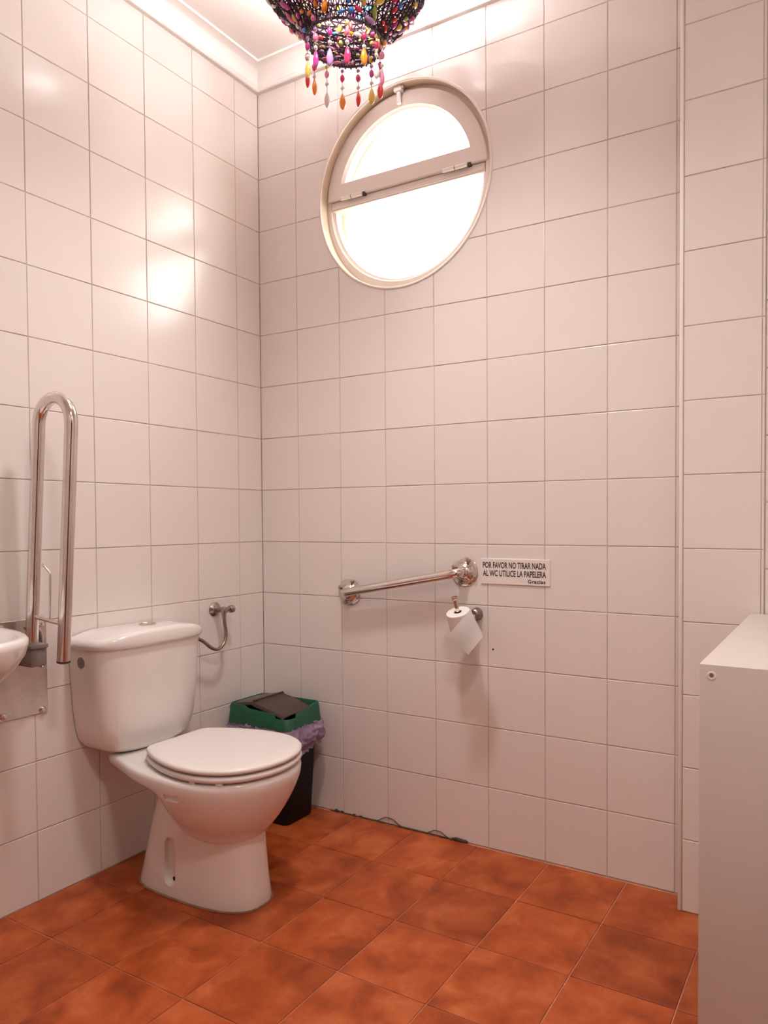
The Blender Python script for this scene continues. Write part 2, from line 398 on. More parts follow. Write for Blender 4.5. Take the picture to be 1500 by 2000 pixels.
def d_loop(R, zc, n=64, up=True):
    """half-disc outline: chord at height zc, arc above"""
    h = zc - WZ; a0 = math.asin(max(-1, min(1, h / R))); pts = []
    if up:
        a1, a2 = a0, PI - a0
    else:
        a1, a2 = PI - a0, 2 * PI + a0
    for k in range(n): 
        a = a1 + (a2 - a1) * k / (n - 1); pts.append((WX + R * math.cos(a), WZ + R * math.sin(a)))
    x0, x1 = pts[-1][0], pts[0][0]
    for k in range(1, 16): pts.append((x0 + (x1 - x0) * k / 16, zc))
    return pts
def d_frame(name, Ro, zo, Ri, zi, y0, y1, m):
    bm = bmesh.new(); o = d_loop(Ro, zo); i = d_loop(Ri, zi); n = len(o)
    def mix(t): return [(a[0] * (1 - t) + b[0] * t, a[1] * (1 - t) + b[1] * t) for a, b in zip(o, i)]
    loops = [(o, y1), (o, y0 + 0.003), (mix(0.05), y0), (mix(0.86), y0), (mix(0.90), y0 + 0.005), (i, y0 + 0.012), (i, y1)]
    rs = [[bm.verts.new((x, y, z)) for x, z in lp] for lp, y in loops]
    for a, b in zip(rs, rs[1:] + rs[:1]):
        for k in range(n): j = (k + 1) % n; bm.faces.new((a[k], a[j], b[j], b[k]))
    return wparent(from_bm(name, bm, m, None, True, 30))
sash = d_frame('upper_sash', 0.333, ZJ + 0.0012, 0.270, 2.3375, YF - 0.008, YF + 0.036, m_frame)
def half_glass(name, R, zc, y, up):
    bm = bmesh.new(); lp = d_loop(R, zc, up=up)
    add_loft(bm, [[(x, y, z) for x, z in lp], [(x, y + 0.004, z) for x, z in lp]])
    return wparent(from_bm(name, bm, m_glass))
half_glass('upper_pane', 0.273, 2.335, YF + 0.016, True)
half_glass('lower_pane', 0.312, 2.242, YF + 0.026, False)
hw = math.sqrt(0.318 ** 2 - (2.25 - WZ) ** 2)
wparent(box('transom', WX - hw, WX + hw, YF + 0.001, YF + 0.045, 2.241, ZJ - 0.0012, m_frame, None, 0.003))
wparent(box('transom_bead', WX - hw + 0.004, WX + hw - 0.004, YF - 0.003, YF + 0.010, 2.247, 2.256, m_frame, None, 0.002))
for hx in (0.425, 0.855):
    h = wparent(tube('hinge', [(hx - 0.046, YF - 0.012, ZJ - 0.001), (hx + 0.046, YF - 0.012, ZJ - 0.001)], 0.007, m_hinge))
    wparent(box('hinge_gap', hx + 0.046, hx + 0.058, YF - 0.0085, YF + 0.002, ZJ - 0.006, ZJ + 0.007, m_dark))
    wparent(tube('hinge_pin', [(hx - 0.0015, YF - 0.012, ZJ - 0.001), (hx + 0.0015, YF - 0.012, ZJ - 0.001)], 0.0076, m_greyp, None, 12))
LX, LZ = 0.637, 2.588
wparent(box('latch', LX - 0.016, LX + 0.016, YF - 0.030, YF - 0.007, LZ - 0.006, LZ + 0.034, m_hinge, None, 0.004))
wparent(tube('latch_knob', [(LX + 0.014, YF - 0.020, LZ + 0.008), (LX + 0.026, YF - 0.022, LZ + 0.008)], [0.007, 0.009], m_chrome))
wparent(box('latch_tongue', LX - 0.007, LX + 0.007, YF - 0.024, YF - 0.012, LZ - 0.046, LZ - 0.004, m_hinge, None, 0.003))

# ------------------------------------------------------------------ toilet
TY = -0.63
toilet = tag(empty('toilet', (0.35, TY, 0)), 'white close-coupled toilet with the seat lid closed', 'toilet')
def tp(o):
    o.parent = toilet; o.matrix_parent_inverse = Matrix.Translation(-Vector(toilet.location)); return o
PAN = [(0.08, 0.118), (0.134, 0.135), (0.20, 0.158), (0.25, 0.173), (0.30, 0.183), (0.36, 0.190), (0.42, 0.193), (0.47, 0.1915), (0.52, 0.184), (0.56, 0.170), (0.60, 0.146), (0.63, 0.114), (0.65, 0.080), (0.662, 0.044), (0.667, 0.0)]
SEAT = [(0.232, 0.098), (0.240, 0.112), (0.26, 0.125), (0.30, 0.146), (0.36, 0.168), (0.41, 0.180), (0.45, 0.185), (0.50, 0.1845), (0.54, 0.177), (0.58, 0.160), (0.61, 0.139), (0.636, 0.108), (0.654, 0.072), (0.664, 0.038), (0.668, 0.0)]
def plan_loop(tab, n=26):
    s = smooth_path([(x, w, 0) for x, w in tab], 6)
    half = [(p.x, max(p.y, 0.0)) for p in s]
    L = [0.0]
    for a, b in zip(half[:-1], half[1:]): L.append(L[-1] + math.hypot(b[0] - a[0], b[1] - a[1]))
    res = []
    for k in range(n):
        d = L[-1] * k / (n - 1)
        res.append((interp(list(zip(L, [h[0] for h in half])), d), interp(list(zip(L, [h[1] for h in half])), d)))
    nb = 8; w0 = res[0][1]; x0 = res[0][0]
    loop = [(x, w) for x, w in res] + [(x, -w) for x, w in reversed(res[:-1])]
    loop += [(x0, -w0 + 2 * w0 * k / nb) for k in range(1, nb)]
    return loop
pan0 = plan_loop(PAN); seat0 = plan_loop(SEAT)
def pan_slice(z, xb, xf, hw):
    return [((0.43 + (x - 0.43) / 0.237 * (xf - 0.43)) if x > 0.43 else (0.43 - (0.43 - x) / 0.35 * (0.43 - xb)), TY + w * hw / 0.193, z) for x, w in pan0]
bowl_tab = [  # z, back, front, half width
    (0.165, 0.400, 0.500, 0.040), (0.172, 0.375, 0.530, 0.066), (0.185, 0.352, 0.552, 0.087), (0.20, 0.338, 0.571, 0.105), (0.22, 0.326, 0.590, 0.123), (0.245, 0.315, 0.609, 0.141),
    (0.27, 0.305, 0.625, 0.156), (0.30, 0.293, 0.642, 0.171), (0.325, 0.27, 0.653, 0.181), (0.340, 0.225, 0.659, 0.1865), (0.349, 0.16, 0.662, 0.189), (0.355, 0.10, 0.664, 0.1905),
    (0.362, 0.080, 0.665, 0.192), (0.376, 0.079, 0.667, 0.193), (0.385, 0.080, 0.665, 0.191), (0.389, 0.086, 0.659, 0.186), (0.390, 0.10, 0.645, 0.172)]
bm = bmesh.new(); add_loft(bm, [pan_slice(*r) for r in bowl_tab])
bowl = tp(from_bm('bowl', bm, m_ceramic, None, True, 70))
ped_tab = [(0.0, 0.122, 0.583, 0.099), (0.010, 0.124, 0.5845, 0.100), (0.05, 0.137, 0.578, 0.0965), (0.10, 0.150, 0.572, 0.094), (0.15, 0.165, 0.567, 0.0925), (0.20, 0.180, 0.562, 0.092), (0.26, 0.205, 0.555, 0.093), (0.33, 0.225, 0.545, 0.097), (0.36, 0.23, 0.54, 0.10)]
def ped_slice(z, xb, xf, hw, n=48):
    out = []; cx = (xb + xf) / 2; a = (xf - xb) / 2
    for k in range(n):
        t = 2 * PI * k / n; c, s = math.cos(t), math.sin(t); e = 2 / (2.35 if c > 0 else 3.6)
        out.append((cx + a * math.copysign(abs(c) ** e, c), TY + hw * math.copysign(abs(s) ** (2 / 2.8), s), z))
    return out
bm = bmesh.new(); add_loft(bm, [ped_slice(*r) for r in ped_tab])
ped = tp(from_bm('pedestal', bm, m_ceramic, None, True, 60))
sil = ped_slice(0.0, 0.120, 0.586, 0.1015); sil.append(sil[0])
tp(tube('silicone_bead', [(x, y, 0.0015) for x, y, z in sil], 0.003, m_sil, None, 6))
# fixing slots in the pedestal sides and the moulded notch below the rim
def capsule(x, z0, z1, r, y0, y1, n=12):
    bm = bmesh.new(); lp = [(x + r * math.cos(PI * k / n), z1 + r * math.sin(PI * k / n)) for k in range(n + 1)] + [(x + r * math.cos(PI + PI * k / n), z0 + r * math.sin(PI + PI * k / n)) for k in range(n + 1)]
    add_loft(bm, [[(a, y0, b) for a, b in lp], [(a, y1, b) for a, b in lp]])
    return from_bm('cutter', bm, m_ceramic)
for s in (-1, 1):
    c = capsule(0.312, 0.056, 0.148, 0.024, TY + s * 0.079, TY + s * 0.2); boolean(ped, c); bpy.data.objects.remove(c)
    lathe_o = lathe('screw_hole', (0.313, TY + s * 0.0785, 0.046), (0, s, 0), [(0, 0.0065), (0.0012, 0.0065), (0.0013, 0)], m_hole, None, 14); tp(lathe_o)
    bm = bmesh.new(); add_tube(bm, [(0.402, TY + s * 0.190, 0.337), (0.460, TY + s * 0.190, 0.341)], 0.0115, 16); c = from_bm('cutter', bm, m_ceramic)
    boolean(bowl, c); bpy.data.objects.remove(c)
for o in (bowl, ped):
    for p in o.data.polygons: p.use_smooth = True
    o.data.set_sharp_from_angle(angle=math.radians(45))
def slab(name, loop, prof, m, cx=0.45):
    """prof: (inset, z) rings"""
    bm = bmesh.new(); rings = []
    n = len(loop)
    for ins, z in prof:
        r = []
        for i, (x, w) in enumerate(loop):
            d = math.hypot(x - cx, w); f = max(0.0, 1 - ins / d); r.append((cx + (x - cx) * f, TY + w * f, z))
        rings.append(r)
    add_loft(bm, rings)
    return tp(from_bm(name, bm, m, None, True, 50))
slab('seat', seat0, [(0.014, 0.3955), (0.004, 0.3965), (0.0, 0.400), (0.0, 0.407), (0.002, 0.4105), (0.010, 0.412)], m_seat)
slab('seat_lid', seat0, [(0.014, 0.417), (0.004, 0.418), (0.0, 0.4215), (0.0, 0.427), (0.003, 0.431), (0.009, 0.433), (0.03, 0.4338), (0.10, 0.4345)], m_seat)
for bx, by in ((0.50, -0.17), (0.50, 0.17), (0.34, -0.14), (0.34, 0.14), (0.575, -0.150)):
    tp(box('seat_buffer', bx - 0.010, bx + 0.010, TY + by - 0.006, TY + by + 0.006, 0.3885, 0.397, m_seat, None, 0.002))
for by in (-0.07, 0.07):
    tp(tube('seat_hinge', [(0.222, TY + by - 0.02, 0.405), (0.222, TY + by + 0.02, 0.405)], 0.009, m_chrome))
    tp(lathe('hinge_post', (0.222, TY + by, 0.389), (0, 0, 1), [(0, 0.011), (0.004, 0.011), (0.006, 0.006), (0.016, 0.006)], m_chrome, None, 16))
# cistern
def cis_loop(hw, x1, z, n=90, e=7.0, x0=0.006):
    pts = []
    for k in range(n):
        t = PI * k / (n - 1); c, s = math.cos(t), math.sin(t)
        yy = math.copysign(abs(c) ** (2 / e), c)
        pts.append((x0 + (x1 - x0) * abs(s) ** (2 / e) * (0.80 + 0.20 * (1 - yy * yy)), TY + hw * yy, z))
    return pts
cis_tab = [(0.388, 0.085, 0.120), (0.390, 0.105, 0.135), (0.398, 0.130, 0.150), (0.412, 0.150, 0.161), (0.435, 0.166, 0.169), (0.47, 0.1755, 0.174), (0.52, 0.181, 0.178), (0.60, 0.187, 0.182), (0.68, 0.192, 0.185), (0.718, 0.194, 0.186)]
bm = bmesh.new(); add_loft(bm, [cis_loop(h, d, z) for z, h, d in cis_tab])
cis = tp(from_bm('cistern', bm, m_ceramic, None, True, 60))
def cz(y): return 0.767 - 0.026 * ((y - TY) / 0.2) ** 2
bm = bmesh.new(); rings = []
for hw_, d, mode in ((0.194, 0.186, 0.714), (0.199, 0.192, 0.715), (0.202, 0.196, 0.720), (0.2025, 0.197, 0.726), ('t', 0.0, -0.012), ('t', 0.004, -0.005), ('t', 0.011, -0.001), ('t', 0.02, 0.0), ('t', 0.05, 0.0015), ('t', 0.08, 0.002)):
    if hw_ == 't':
        r = [(max(0.006, x), y, cz(y) + mode) for x, y, z in cis_loop(0.2025 - d * 1.1, 0.197 - d, 0)]
    else:
        r = cis_loop(hw_, d, mode)
    rings.append(r)
add_loft(bm, rings)
cl = from_bm('cistern_lid', bm, m_ceramic, None, True, 60); cl.parent = cis
bt = lathe('flush_button', (0.112, TY, 0.7672), (0, 0, 1), [(0, 0.026), (0.003, 0.026), (0.0042, 0.024), (0.0042, 0.021), (0.003, 0.020), (0.003, 0.001)], m_chrome, None, 28); bt.parent = cis
lathe('inlet_cap', (0.062, TY - 0.1895, 0.675), (0, -1, 0), [(0, 0.0165), (0.003, 0.0165), (0.004, 0.013), (0.004, 0.0)], m_greyp, cis, 24)

# ------------------------------------------------------------------ stop valve and hose
valve = tag(empty('stop_valve', (0.0, -0.249, 0.766)), 'chrome stop valve with curled hose on the wall beside the cistern', 'valve')
def place(o, root):
    o.parent = root; o.matrix_parent_inverse = Matrix.Translation(-Vector(root.location)); return o
VY = -0.252
place(lathe('wall_rosette', (0.0, VY, 0.766), (1, 0, 0), [(0, 0.026), (0.003, 0.026), (0.010, 0.018), (0.014, 0.013), (0.014, 0.0)], m_valve), valve)
place(lathe('valve_body', (0.010, VY, 0.766), (1, 0, 0), [(0, 0.010), (0.030, 0.010), (0.034, 0.012), (0.048, 0.012), (0.050, 0.009), (0.050, 0)], m_valve), valve)
place(tube('outlet', [(0.048, VY, 0.766), (0.048, VY, 0.735)], [0.009, 0.008], m_valve), valve)
hd = place(lathe('handle', (0.046, VY + 0.008, 0.766), (0.25, 1, 0.02), [(0, 0.007), (0.014, 0.007), (0.016, 0.013), (0.022, 0.0145), (0.034, 0.0125), (0.037, 0.008), (0.037, 0)], m_valve), valve)
place(tube('hose', smooth_path([(0.048, VY, 0.742), (0.049, VY + 0.002, 0.715), (0.05, VY + 0.006, 0.680), (0.052, VY - 0.004, 0.648), (0.055, VY - 0.035, 0.630), (0.058, VY - 0.070, 0.640), (0.062, VY - 0.115, 0.672), (0.066, VY - 0.165, 0.695), (0.066, VY - 0.180, 0.697)], 6), 0.0062, m_bronze, None, 12), valve)

# ------------------------------------------------------------------ fold-up grab rail on the left wall
GY = -0.96
rail = tag(empty('fold_up_grab_rail', (0.0, GY, 0.67)), 'fold-up steel grab rail raised upright on its wall plate', 'grab rail')
bm = bmesh.new(); add_box(bm, 0.0, 0.005, -1.036, -0.888, 0.540, 0.815, 0.0015, 1)
place(from_bm('wall_plate', bm, m_plate, None, True), rail)
for by, bz in ((-0.905, 0.680), (-0.905, 0.550), (-1.016, 0.556), (-1.016, 0.68), (-0.905, 0.798), (-1.016, 0.798)):
    place(lathe('bolt', (0.005, by, bz), (1, 0, 0), [(0, 0.009), (0.003, 0.009), (0.007, 0.0065), (0.009, 0.0)], m_chrome, None, 16), rail)
place(tube('hook_plate', smooth_path([(0.008, -0.905, 0.70), (0.008, -0.905, 0.755), (0.008, -0.912, 0.78), (0.008, -0.93, 0.79), (0.008, -0.95, 0.79)], 5), 0.005, m_plate, None, 8), rail)
a0, a1 = Vector((0.050, GY, 0.735)), Vector((0.103, GY, 1.352)); b1, b0 = Vector((0.246, GY, 1.342)), Vector((0.194, GY, 0.716))
path = [a0, a0.lerp(a1, 0.5), a1]
cc = (a1 + b1) / 2; rad_ = (b1 - a1).length / 2; ax = (a1 - b1).normalized(); up = Vector((0.085, 0, 0.996))
up = (up - ax * up.dot(ax)).normalized()
for k in range(1, 16):
    t = PI * k / 16; path.append(cc + ax * rad_ * math.cos(t) + up * rad_ * math.sin(t))
path += [b1, b1.lerp(b0, 0.5), b0]
place(tube('rail_tube', path, 0.0165, m_chrome, None, 28), rail)
dirb = (b0 - b1).normalized()
place(tube('end_cap', [b0 - dirb * 0.002, b0 + dirb * 0.003, b0 + dirb * 0.006], [0.0172, 0.0172, 0.010], m_dark, None, 24), rail)
place(tube('crossbar', [Vector((0.058, GY, 0.828)), Vector((0.204, GY, 0.815))], 0.0055, m_chrome), rail)
place(tube('paper_peg', [(0.135, GY, 0.822), (0.139, GY, 0.88), (0.142, GY, 0.945), (0.140, GY, 0.951), (0.118, GY - 0.004, 0.972)], 0.0030, m_chrome, None, 10), rail)
place(lathe('peg_tip', (0.118, GY - 0.004, 0.972), (-0.7, -0.1, 0.65), [(-0.003, 0.003), (0, 0.0045), (0.004, 0.003), (0.005, 0)], m_chrome, None, 12), rail)
place(box('pivot_bracket', 0.006, 0.080, GY - 0.020, GY + 0.024, 0.690, 0.742, m_greyp, None, 0.004), rail)
place(box('bracket_collar', 0.020, 0.086, GY - 0.023, GY + 0.027, 0.740, 0.752, m_greyp, None, 0.003), rail)

# ------------------------------------------------------------------ straight grab rail on the back wall
rail2 = tag(empty('wall_grab_rail', (0.66, 0, 0.87)), 'short sloping steel grab rail with round flanges below the window', 'grab rail')
fl = [Vector((0.424, 0, 0.826)), Vector((0.902, 0, 0.914))]
for k, f in enumerate(fl):
    fo = lathe('flange', f, (0, -1, 0), [(0, 0.0495), (0.002, 0.0495), (0.0035, 0.0475), (0.0038, 0.0345), (0.0075, 0.0305), (0.014, 0.027), (0.020, 0.0205), (0.022, 0.0165), (0.022, 0.0)], m_chrome, None, 40)
    place(fo, rail2)
    for q in range(4):
        a = math.radians(68 + 90 * q)
        s = lathe('screw', f + Vector((0.042 * math.cos(a), -0.004, 0.042 * math.sin(a))), (0, -1, 0), [(0, 0.0080), (0.003, 0.0078), (0.007, 0.0055), (0.009, 0)], m_valve, None, 14); s.parent = fo; s.matrix_parent_inverse = fo.matrix_parent_inverse.copy() @ Matrix.Identity(4)
        s.matrix_parent_inverse = (Matrix.Translation(Vector(rail2.location)) @ fo.matrix_parent_inverse).inverted()
OFF = 0.046; u = (fl[1] - fl[0]).normalized(); rb = 0.026; pth = []
A, B = fl
pth += [A + Vector((0, -0.010, 0))]
for k in range(0, 7):
    t = PI / 2 * k / 6; pth.append(A + Vector((0, -(OFF - rb) - rb * math.sin(t), 0)) + u * (rb * (1 - math.cos(t))))
pth.append((A + B) / 2 + Vector((0, -OFF, 0)))
for k in range(6, -1, -1):
    t = PI / 2 * k / 6; pth.append(B + Vector((0, -(OFF - rb) - rb * math.sin(t), 0)) - u * (rb * (1 - math.cos(t))))
pth += [B + Vector((0, -0.010, 0))]
place(tube('rail_tube', pth, 0.0158, m_chrome, None, 28), rail2)

# ------------------------------------------------------------------ sign
sign = tag(empty('notice_sign', (1.084, 0, 0.919)), 'small white wall notice with dark capital lettering', 'sign')
place(box('plate', 0.964, 1.205, -0.004, 0.0, 0.878, 0.961, m_sign, None, 0.0008, 1), sign)
def lettering(txt, x0, x1, z0, z1, bold=0.0, stretch=1.0):
    cu = bpy.data.curves.new('lettering', 'FONT'); cu.body = txt; cu.size = 1.0; cu.offset = bold; cu.extrude = 0.0; cu.space_character = stretch
    cu.resolution_u = 3
    to = bpy.data.objects.new('lettering', cu); C.objects.link(to); bpy.context.view_layer.update()
    dg = bpy.context.evaluated_depsgraph_get(); me = bpy.data.meshes.new_from_object(to.evaluated_get(dg)); bpy.data.objects.remove(to)
    xs = [v.co.x for v in me.vertices]; ys = [v.co.y for v in me.vertices]
    ax_, bx_, ay, by = min(xs), max(xs), min(ys), max(ys)
    for v in me.vertices:
        v.co = Vector((x0 + (v.co.x - ax_) / (bx_ - ax_) * (x1 - x0), -0.00425, z0 + (v.co.y - ay) / (by - ay) * (z1 - z0)))
    me.materials.clear(); me.materials.append(m_ink)
    o = bpy.data.objects.new('lettering', me); C.objects.link(o); place(o, sign)
    o['label'] = 'line of dark lettering reading ' + txt
lettering('POR FAVOR NO TIRAR NADA', 0.971, 1.192, 0.9300, 0.9505, 0.028)
lettering('AL WC UTILICE LA PAPELERA', 0.971, 1.192, 0.9035, 0.9240, 0.028)
lettering('Gracias', 1.130, 1.190, 0.8845, 0.8970, 0.035, 1.15)

# ------------------------------------------------------------------ toilet roll on its holder
axr = Vector((-0.05, -0.36, 0.93)).normalized(); topc = Vector((0.923, -0.090, 0.792)); RL = 0.098; RR = 0.039; RH = 0.0125
botc = topc - axr * RL
holder = tag(empty('toilet_roll_holder', (0.945, 0, 0.778)), 'wall-mounted metal peg holder carrying the toilet roll', 'holder')
place(lathe('wall_mount', (0.947, 0, 0.776), (0, -1, 0), [(0, 0.022), (0.004, 0.022), (0.010, 0.019), (0.024, 0.018), (0.028, 0.014), (0.028, 0)], m_bronze, None, 24), holder)
tipc = topc + axr * 0.050
place(tube('peg', smooth_path([(0.947, -0.024, 0.776), (0.950, -0.030, 0.74), (0.946, -0.022, 0.69), botc - axr * 0.018 + Vector((0.012, 0.012, 0)), botc - axr * 0.012, botc + axr * 0.01, topc, tipc], 6), 0.0068, m_chrome, None, 14), holder)
place(lathe('peg_end', tipc - axr * 0.006, axr, [(0, 0.0068), (0.005, 0.010), (0.009, 0.010), (0.010, 0.0)], m_chrome, None, 18), holder)
roll = tag(empty('toilet_roll', botc), 'white toilet paper roll with a loose hanging sheet', 'toilet paper')
ro = lathe('paper', botc, axr, [(0, RH), (0.0, RR - 0.001), (0.001, RR), (RL - 0.001, RR), (RL, RR - 0.001), (RL, RH)], m_paper, None, 48)
bm = bmesh.new(); bm.from_mesh(ro.data)   # open the core
big = [f for f in bm.faces if len(f.verts) > 8]; bmesh.ops.delete(bm, geom=big, context='FACES'); bm.to_mesh(ro.data); bm.free()
place(ro, roll)
a_, u_, v_ = axis_frame(axr); bm = bmesh.new()
add_loft(bm, [[botc + a_ * d + (u_ * math.cos(2 * PI * k / 24) + v_ * math.sin(2 * PI * k / 24)) * r for k in range(24)] for d, r in ((0.0, RH), (RL - 0.0005, RH), (RL - 0.0005, RH - 0.001), (0.0, RH - 0.001))], True, False, False)
place(from_bm('card_core', bm, m_card, None, True, 50), roll)
# loose sheet: leaves the roll on its right side and hangs to a corner
c00 = Vector((0.967, -0.086, 0.803)); c10 = Vector((1.018, -0.100, 0.721)); c11 = Vector((0.980, -0.128, 0.664)); c01 = Vector((0.905, -0.132, 0.716))
bm = bmesh.new(); N = 10; g = []
for i in range(N + 1):
    row = []
    for j in range(N + 1):
        s, t = i / N, j / N
        p_ = c00 * (1 - s) * (1 - t) + c10 * s * (1 - t) + c11 * s * t + c01 * (1 - s) * t
        p_ = p_ + Vector((0.35, -0.9, 0)) * (0.016 * math.sin(PI * t) * (1 - s * 0.5)) + Vector((0, -1, 0)) * 0.002 * math.sin(6 * s)
        row.append(bm.verts.new(p_))
    g.append(row)
for i in range(N):
    for j in range(N): bm.faces.new((g[i][j], g[i + 1][j], g[i + 1][j + 1], g[i][j + 1]))
bmesh.ops.solidify(bm, geom=bm.faces[:], thickness=0.0006)
place(from_bm('loose_sheet', bm, m_paper, None, True, 60), roll)

# ------------------------------------------------------------------ waste bin and its bag
def rrect(x0, x1, y0, y1, z, r=0.02, n=6):
    pts = []
    for cx, cy, a in ((x1 - r, y0 + r, -PI / 2), (x1 - r, y1 - r, 0), (x0 + r, y1 - r, PI / 2), (x0 + r, y0 + r, PI)):
        for k in range(n + 1):
            t = a + PI / 2 * k / n; pts.append((cx + r * math.cos(t), cy + r * math.sin(t), z))
    return pts
def dense(loop, m=4):
    out = []
    for i in range(len(loop)):
        a, b = Vector(loop[i]), Vector(loop[(i + 1) % len(loop)]); k = max(1, int((b - a).length / 0.006))
        out += [a.lerp(b, q / k) for q in range(k)]
    return out
bin_ = tag(empty('waste_bin', (0.18, -0.14, 0)), 'black pedal-free waste bin with green collar and brown swing lid', 'bin')
bin_['label'] = 'black waste bin with green collar and brown swing lid in the corner'
bm = bmesh.new()
add_loft(bm, [rrect(0.060, 0.284, -0.196, -0.056, 0.0), rrect(0.058, 0.288, -0.198, -0.054, 0.006), rrect(0.048, 0.315, -0.222, -0.052, 0.366), rrect(0.052, 0.311, -0.218, -0.056, 0.366), rrect(0.062, 0.28, -0.19, -0.06, 0.02)], True, True, True)
place(from_bm('body', bm, m_black, None, True, 45), bin_)
def rim_z(p):
    x, y = p[0], p[1]; z = 0.424
    if y < -0.20:                                        # front edge dips towards the middle
        z -= 0.009 * min(1, max(0, (x - 0.115) / 0.025)) + 0.006 * min(1, max(0, (x - 0.14) / 0.15))
    if x > 0.28:
        z -= 0.015 * min(1, max(0, (-0.085 - y) / 0.045))
    return z
o0 = [tuple(p) for p in dense(rrect(0.040, 0.334, -0.242, -0.046, 0.356, 0.022))]
def scale_loop(lp, ins, zf):
    cx, cy = 0.187, -0.144; out = []
    for x, y, z in lp:
        out.append((x - math.copysign(min(ins, abs(x - cx)), x - cx) if abs(x - cx) > 0.08 else x - (x - cx) / 0.08 * ins, y - math.copysign(ins, y - cy) if abs(y - cy) > 0.05 else y - (y - cy) / 0.05 * ins, zf((x, y, z))))
    return out
bm = bmesh.new()
add_loft(bm, [scale_loop(o0, 0.006, lambda p: 0.358), o0, scale_loop(o0, 0.006, lambda p: rim_z(p) - 0.003), scale_loop(o0, 0.0075, rim_z), scale_loop(o0, 0.010, rim_z), scale_loop(o0, 0.0115, lambda p: rim_z(p) - 0.003), scale_loop(o0, 0.010, lambda p: 0.362)], True, False, False)
place(from_bm('collar', bm, m_green, None, True, 50), bin_)
bm = bmesh.new(); prof = [(0.047, 0.4185), (0.064, 0.4255), (0.10, 0.433), (0.150, 0.441), (0.158, 0.4415), (0.164, 0.437), (0.20, 0.430), (0.25, 0.419), (0.290, 0.4095), (0.306, 0.403)]
def lidring(y, dz): return [(x, y, z + dz) for x, z in prof] + [(x, y, z - 0.004 + dz) for x, z in reversed(prof)]
add_loft(bm, [lidring(-0.2305, -0.010), lidring(-0.226, -0.003), lidring(-0.19, 0), lidring(-0.10, 0), lidring(-0.063, -0.003), lidring(-0.058, -0.010)])
lid_o = place(from_bm('swing_lid', bm, m_binlid, None, True, 30), bin_)
place(tube('lid_ridge', [(0.158, -0.222, 0.4405), (0.158, -0.068, 0.4405)], 0.004, m_binlid, None, 10), bin_)
bag = tag(empty('bin_bag', (0.187, -0.14, 0.32)), 'crumpled purple liner bag hanging from under the green bin collar', 'bag')
base = [Vector(p) for p in dense(rrect(0.042, 0.326, -0.234, -0.046, 0.36, 0.022))]
bm = bmesh.new(); rings = []; NZ = 22; n = len(base); cen = Vector((0.187, -0.142, 0.36))
for k in range(NZ + 1):
    t = k / NZ; r = []
    for i, p_ in enumerate(base):
        ang = 2 * PI * i / n
        d = (p_ - cen); d.z = 0; d.normalize()
        right = max(0, (p_.x - 0.22) / 0.1)
        length = 0.045 + 0.042 * right + 0.016 * noise.noise((math.cos(ang) * 3, math.sin(ang) * 3, 1.7)) + (0.02 if p_.x > 0.27 and p_.y < -0.10 else 0)
        flare = 0.004 + 0.014 * math.sin(PI * min(1, t * 1.1)) * (0.5 + right * 0.5)
        wr = 0.012 * (0.5 - abs(noise.noise((p_.x * 45 + t * 2, p_.y * 45, t * 3.0))) * 2.2) + 0.008 * (0.4 - abs(noise.noise((p_.x * 95 - t * 3, p_.y * 95, t * 6))) * 2) + 0.003 * noise.noise((p_.x * 260, p_.y * 260 - t * 9, t * 7))
        q = p_ + d * (flare + wr * (0.35 + t)) + Vector((0, 0, 0.004 - length * t))
        if q.y > -0.006: q.y = -0.006
        if q.x < 0.008: q.x = 0.008
        r.append(q)
    rings.append(r)
add_loft(bm, rings, True, False, False)
bmesh.ops.solidify(bm, geom=bm.faces[:], thickness=0.0005)
place(from_bm('liner', bm, m_bag, None, True, 80), bag)

# ------------------------------------------------------------------ washbasin (only its end shows)
basin = tag(empty('washbasin', (0.0, -1.34, 0.80)), 'white ceramic washbasin cut off by the left edge beside the raised rail', 'washbasin')
SY0, SY1 = -1.60, -1.076
def bas(z, x1, ins, n=56, x0=0.002, e=3.0):
    cy = (SY0 + SY1) / 2; hw_ = (SY1 - SY0) / 2 - ins; out = []
    for k in range(n):
        t = PI * k / (n - 1); c, s = math.cos(t), math.sin(t)
        out.append((x0 + (x1 - x0) * abs(s) ** (2 / e), cy + hw_ * math.copysign(abs(c) ** (2 / e), c), z))
    return out
bm = bmesh.new()
add_loft(bm, [bas(0.640, 0.20, 0.16), bas(0.655, 0.25, 0.125), bas(0.69, 0.315, 0.075), bas(0.72, 0.355, 0.042), bas(0.75, 0.385, 0.018), bas(0.775, 0.40, 0.005), bas(0.80, 0.408, 0.0), bas(0.812, 0.408, 0.0), bas(0.818, 0.403, 0.005), bas(0.819, 0.39, 0.018), bas(0.815, 0.37, 0.04, x0=0.10), bas(0.76, 0.34, 0.07, x0=0.12), bas(0.71, 0.28, 0.13, x0=0.15)])
place(from_bm('bowl', bm, m_ceramic, None, True, 60), basin)
place(lathe('tap_body', (0.055, -1.338, 0.815), (0, 0, 1), [(0, 0.024), (0.006, 0.024), (0.01, 0.019), (0.09, 0.019), (0.10, 0.014), (0.10, 0)], m_chrome), basin)
place(tube('tap_spout', smooth_path([(0.06, -1.338, 0.88), (0.10, -1.338, 0.895), (0.15, -1.338, 0.885), (0.165, -1.338, 0.868)], 5), 0.011, m_chrome), basin)
place(tube('waste_pipe', [(0.16, -1.338, 0.645), (0.16, -1.338, 0.50), (0.13, -1.338, 0.46), (0.0, -1.338, 0.46)], 0.018, m_chrome), basin)

